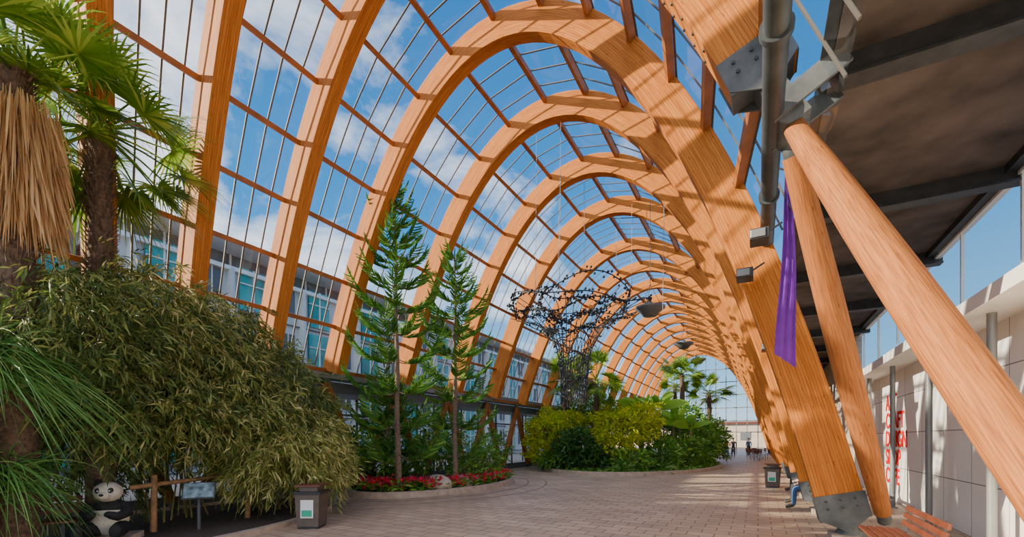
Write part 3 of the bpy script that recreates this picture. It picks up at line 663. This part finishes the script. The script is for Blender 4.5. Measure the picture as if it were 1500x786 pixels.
# ------------------------------------------------------------------ people
def person(name,loc,rz,pose,top='jacket',leg='denim'):
    if pose=='sit':
        J=[('pel',(0,0,.52),.13,None,leg),('sp',(0,.0,.72),.12,0,top),('ch',(0,.03,.95),.135,1,top),('nk',(0,.05,1.09),.055,2,'skin'),('hd',(0,.08,1.18),.06,3,'skin')]
        for s in(-1,1):
            b=len(J); J+=[('hip',(s*.10,.04,.50),.095,0,leg),('kn',(s*.13,.46,.50),.068,b,leg),('an',(s*.13,.48,.10),.042,b+1,leg),('to',(s*.14,.66,.045),.04,b+2,'shoe'),
             ('sh',(s*.19,.03,1.0),.062,2,top),('el',(s*.24,.10,.74),.046,b+4,top),('wr',(s*.12,.33,.62),.032,b+5,top),('ha',(s*.08,.41,.60),.030,b+6,'skin')]
        hz=1.28;hy=.10;hand=[(s*.08,.42,.60) for s in(-1,1)]
    else:
        J=[('pel',(0,0,.95),.13,None,leg),('sp',(0,0,1.12),.115,0,top),('ch',(0,0,1.33),.135,1,top),('nk',(0,0,1.48),.052,2,'skin'),('hd',(0,.01,1.56),.06,3,'skin')]
        for s in(-1,1):
            b=len(J); J+=[('hip',(s*.09,0,.90),.095,0,leg),('kn',(s*.10,.04+s*.1,.50),.065,b,leg),('an',(s*.10,s*.14,.09),.042,b+1,leg),('to',(s*.11,s*.14+.17,.04),.04,b+2,'shoe'),
             ('sh',(s*.19,0,1.39),.06,2,top),('el',(s*.24,-.02,1.11),.045,b+4,top),('wr',(s*.23,.06,.88),.032,b+5,top),('ha',(s*.22,.08,.80),.028,b+6,'skin')]
        hz=1.66;hy=.02;hand=[(s*.22,.08,.79) for s in(-1,1)]
    me=bpy.data.meshes.new(name+'_sk'); me.from_pydata([j[1] for j in J],[(i,j[3]) for i,j in enumerate(J) if j[3] is not None],[])
    ob=bpy.data.objects.new(name+'_sk',me); COL.objects.link(ob)
    md=ob.modifiers.new('s','SKIN'); 
    for i,j in enumerate(J): me.skin_vertices[0].data[i].radius=(j[2],j[2]*.85)
    me.skin_vertices[0].data[0].use_root=True
    ob.modifiers.new('u','SUBSURF').levels=2
    dg=bpy.context.evaluated_depsgraph_get(); dg.update(); ev=ob.evaluated_get(dg); m2=bpy.data.meshes.new_from_object(ev)
    mb=MB(); segs=[(Vector(J[j[3]][1]),Vector(j[1]),j[4]) for j in J if j[3] is not None]
    V=[v.co.copy() for v in m2.vertices]
    for p in m2.polygons:
        c=p.center;best=None
        for a,b,k in segs:
            ab=b-a;t=max(0,min(1,(c-a).dot(ab)/ab.length_squared));d=(c-(a+ab*t)).length
            if best is None or d<best[0]: best=(d,k)
        mb.f.append(list(p.vertices)); mb.m.append(mb.mi(best[1])); mb.uv.append(None); mb.sm.append(True)
    mb.v=[tuple(v) for v in V]
    bpy.data.objects.remove(ob)
    mb.ell((0,hy,hz),(.078,.098,.12),'skin'); mb.ell((0,hy-.02,hz+.03),(.086,.10,.11),'hair'); mb.ell((0,hy+.1,hz-.01),(.014,.022,.022),'skin',nu=8,nv=5)
    for s in(-1,1): mb.ell((s*.032,hy+.092,hz+.015),(.012,.008,.008),'black',nu=8,nv=5); mb.ell((s*.08,hy,hz),(.012,.02,.03),'skin',nu=8,nv=5)
    mb.ell((0,hy+.09,hz-.055),(.025,.01,.007),'redp',nu=8,nv=5)
    for h_,s in zip(hand,(-1,1)):
        for q in range(4):
            a=Vector(h_)+Vector(((q-1.5)*.017,0,0)); f=Vector((0,.8,-.3)) if pose=='sit' else Vector((0,.25,-1)); f.normalize(); l_=[.06,.072,.068,.052][q]
            mb.tube([a,a+f*l_*.6,a+f*l_+Vector((0,-.012,-.008))],[.009,.0085,.006],'skin',6)
        a=Vector(h_)+Vector((-s*.03,-.02,0)); mb.tube([a,a+Vector((-s*.02,.03,-.02)),a+Vector((-s*.02,.05,-.03))],[.011,.010,.007],'skin',6)
    o=mb.build(name); o.location=loc; o.rotation_euler=(0,0,rz); return o
person('seated_person',(1.24,12.75,0),math.radians(90),'sit'); person('seated_person',(1.42,16.9,0),math.radians(90),'sit','jacket','jacket')
person('seated_person',(1.26,13.75,0),math.radians(90),'sit','denim','jacket')
person('standing_person',(-2.0,46,0),math.radians(170),'stand','jacket','jacket'); person('standing_person',(-2.6,47,0),math.radians(160),'stand','redp','denim'); person('standing_person',(-.8,50,0),math.radians(20),'stand','denim','jacket')
def cafe(x,y):
    m=MB(); m.lathe((x,y,0),[(0,.76),(.38,.76),(.38,.73),(.04,.72),(.03,.05),(.24,.03),(.24,0)],'lampm',20)
    for a in(.4,2.5,4.6):
        q=Vector((x+.65*math.cos(a),y+.65*math.sin(a),0)); R=Matrix.Rotation(a-math.pi/2,3,'Z'); m.box(q+Vector((0,0,.45)),(.4,.4,.03),'bench',R=R); m.box(q+R@Vector((0,.19,.68)),(.4,.03,.3),'bench',R=R)
        for u in(-.17,.17):
            for v in(-.17,.17): m.tube([q+R@Vector((u,v,0)),q+R@Vector((u,v,.45 if v<0 else .8))],.012,'dsteel',6)
    m.build('cafe_table_set')
for p in[(.0,40),(.2,43),(-.2,46.2),(-2.6,42)]: cafe(*p)

# ------------------------------------------------------------------ sky, sun, camera
w=bpy.data.worlds.new('sky'); bpy.context.scene.world=w; w.use_nodes=True; nt=w.node_tree; bg=nt.nodes['Background']
tc=nt.nodes.new('ShaderNodeTexCoord'); sp=nt.nodes.new('ShaderNodeSeparateXYZ'); L(nt,tc.outputs['Generated'],sp.inputs[0])
r=nt.nodes.new('ShaderNodeValToRGB'); e=r.color_ramp.elements; e[0].position=0; e[0].color=(.66,.84,.96,1); e[1].position=.85; e[1].color=(.016,.14,.44,1)
k=e.new(.14);k.color=(.24,.58,.92,1); k=e.new(.42);k.color=(.035,.29,.70,1); L(nt,sp.outputs[2],r.inputs[0])
mp=nt.nodes.new('ShaderNodeMapping'); mp.inputs['Scale'].default_value=(1.6,1.6,3.0); mp.inputs['Location'].default_value=(.4,.2,.1); L(nt,tc.outputs['Generated'],mp.inputs[0])
n=nt.nodes.new('ShaderNodeTexNoise'); n.inputs['Scale'].default_value=2.2; n.inputs['Detail'].default_value=10; n.inputs['Roughness'].default_value=.55; n.inputs['Distortion'].default_value=.4; L(nt,mp.outputs[0],n.inputs['Vector'])
dt=nt.nodes.new('ShaderNodeVectorMath'); dt.operation='DOT_PRODUCT'; dt.inputs[1].default_value=(-.80,.36,.48); L(nt,tc.outputs['Generated'],dt.inputs[0])
ma=nt.nodes.new('ShaderNodeMath'); ma.operation='MULTIPLY_ADD'; ma.inputs[1].default_value=.50; ma.inputs[2].default_value=-.455; L(nt,dt.outputs['Value'],ma.inputs[0])
ad=nt.nodes.new('ShaderNodeMath'); ad.operation='ADD'; L(nt,n.outputs[0],ad.inputs[0]); L(nt,ma.outputs[0],ad.inputs[1])
cr=nt.nodes.new('ShaderNodeValToRGB'); cr.color_ramp.elements[0].position=.47; cr.color_ramp.elements[1].position=.66; L(nt,ad.outputs[0],cr.inputs[0])
mx=nt.nodes.new('ShaderNodeMix'); mx.data_type='RGBA'; L(nt,cr.outputs[0],mx.inputs['Factor']); L(nt,r.outputs[0],mx.inputs['A']); mx.inputs['B'].default_value=(1.25,1.28,1.34,1)
L(nt,mx.outputs['Result'],bg.inputs[0]); bg.inputs[1].default_value=1.45
def sun(name,en,an,col,S):
    sd=bpy.data.lights.new(name,'SUN'); sd.energy=en; sd.angle=an; sd.color=col; so=bpy.data.objects.new(name,sd); COL.objects.link(so)
    so.rotation_euler=Vector(S).to_track_quat('Z','Y').to_euler()
sun('sun',13,.009,(1,.85,.63),(-.79,-.50,.36))
sun('fill_sun',3.2,1.7,(1,.94,.86),(-.22,-.68,.70))  # added wide soft fill lamp to brighten the hall, besides sun and world sky
cd=bpy.data.cameras.new('camera'); cd.sensor_width=36; cd.lens=15.6; cd.shift_y=(642-393)/1500; cd.clip_end=500; cd.clip_start=.05
co=bpy.data.objects.new('camera',cd); COL.objects.link(co); co.location=(0,0,1.7); co.rotation_euler=(math.radians(90),0,math.radians(29)); bpy.context.scene.camera=co
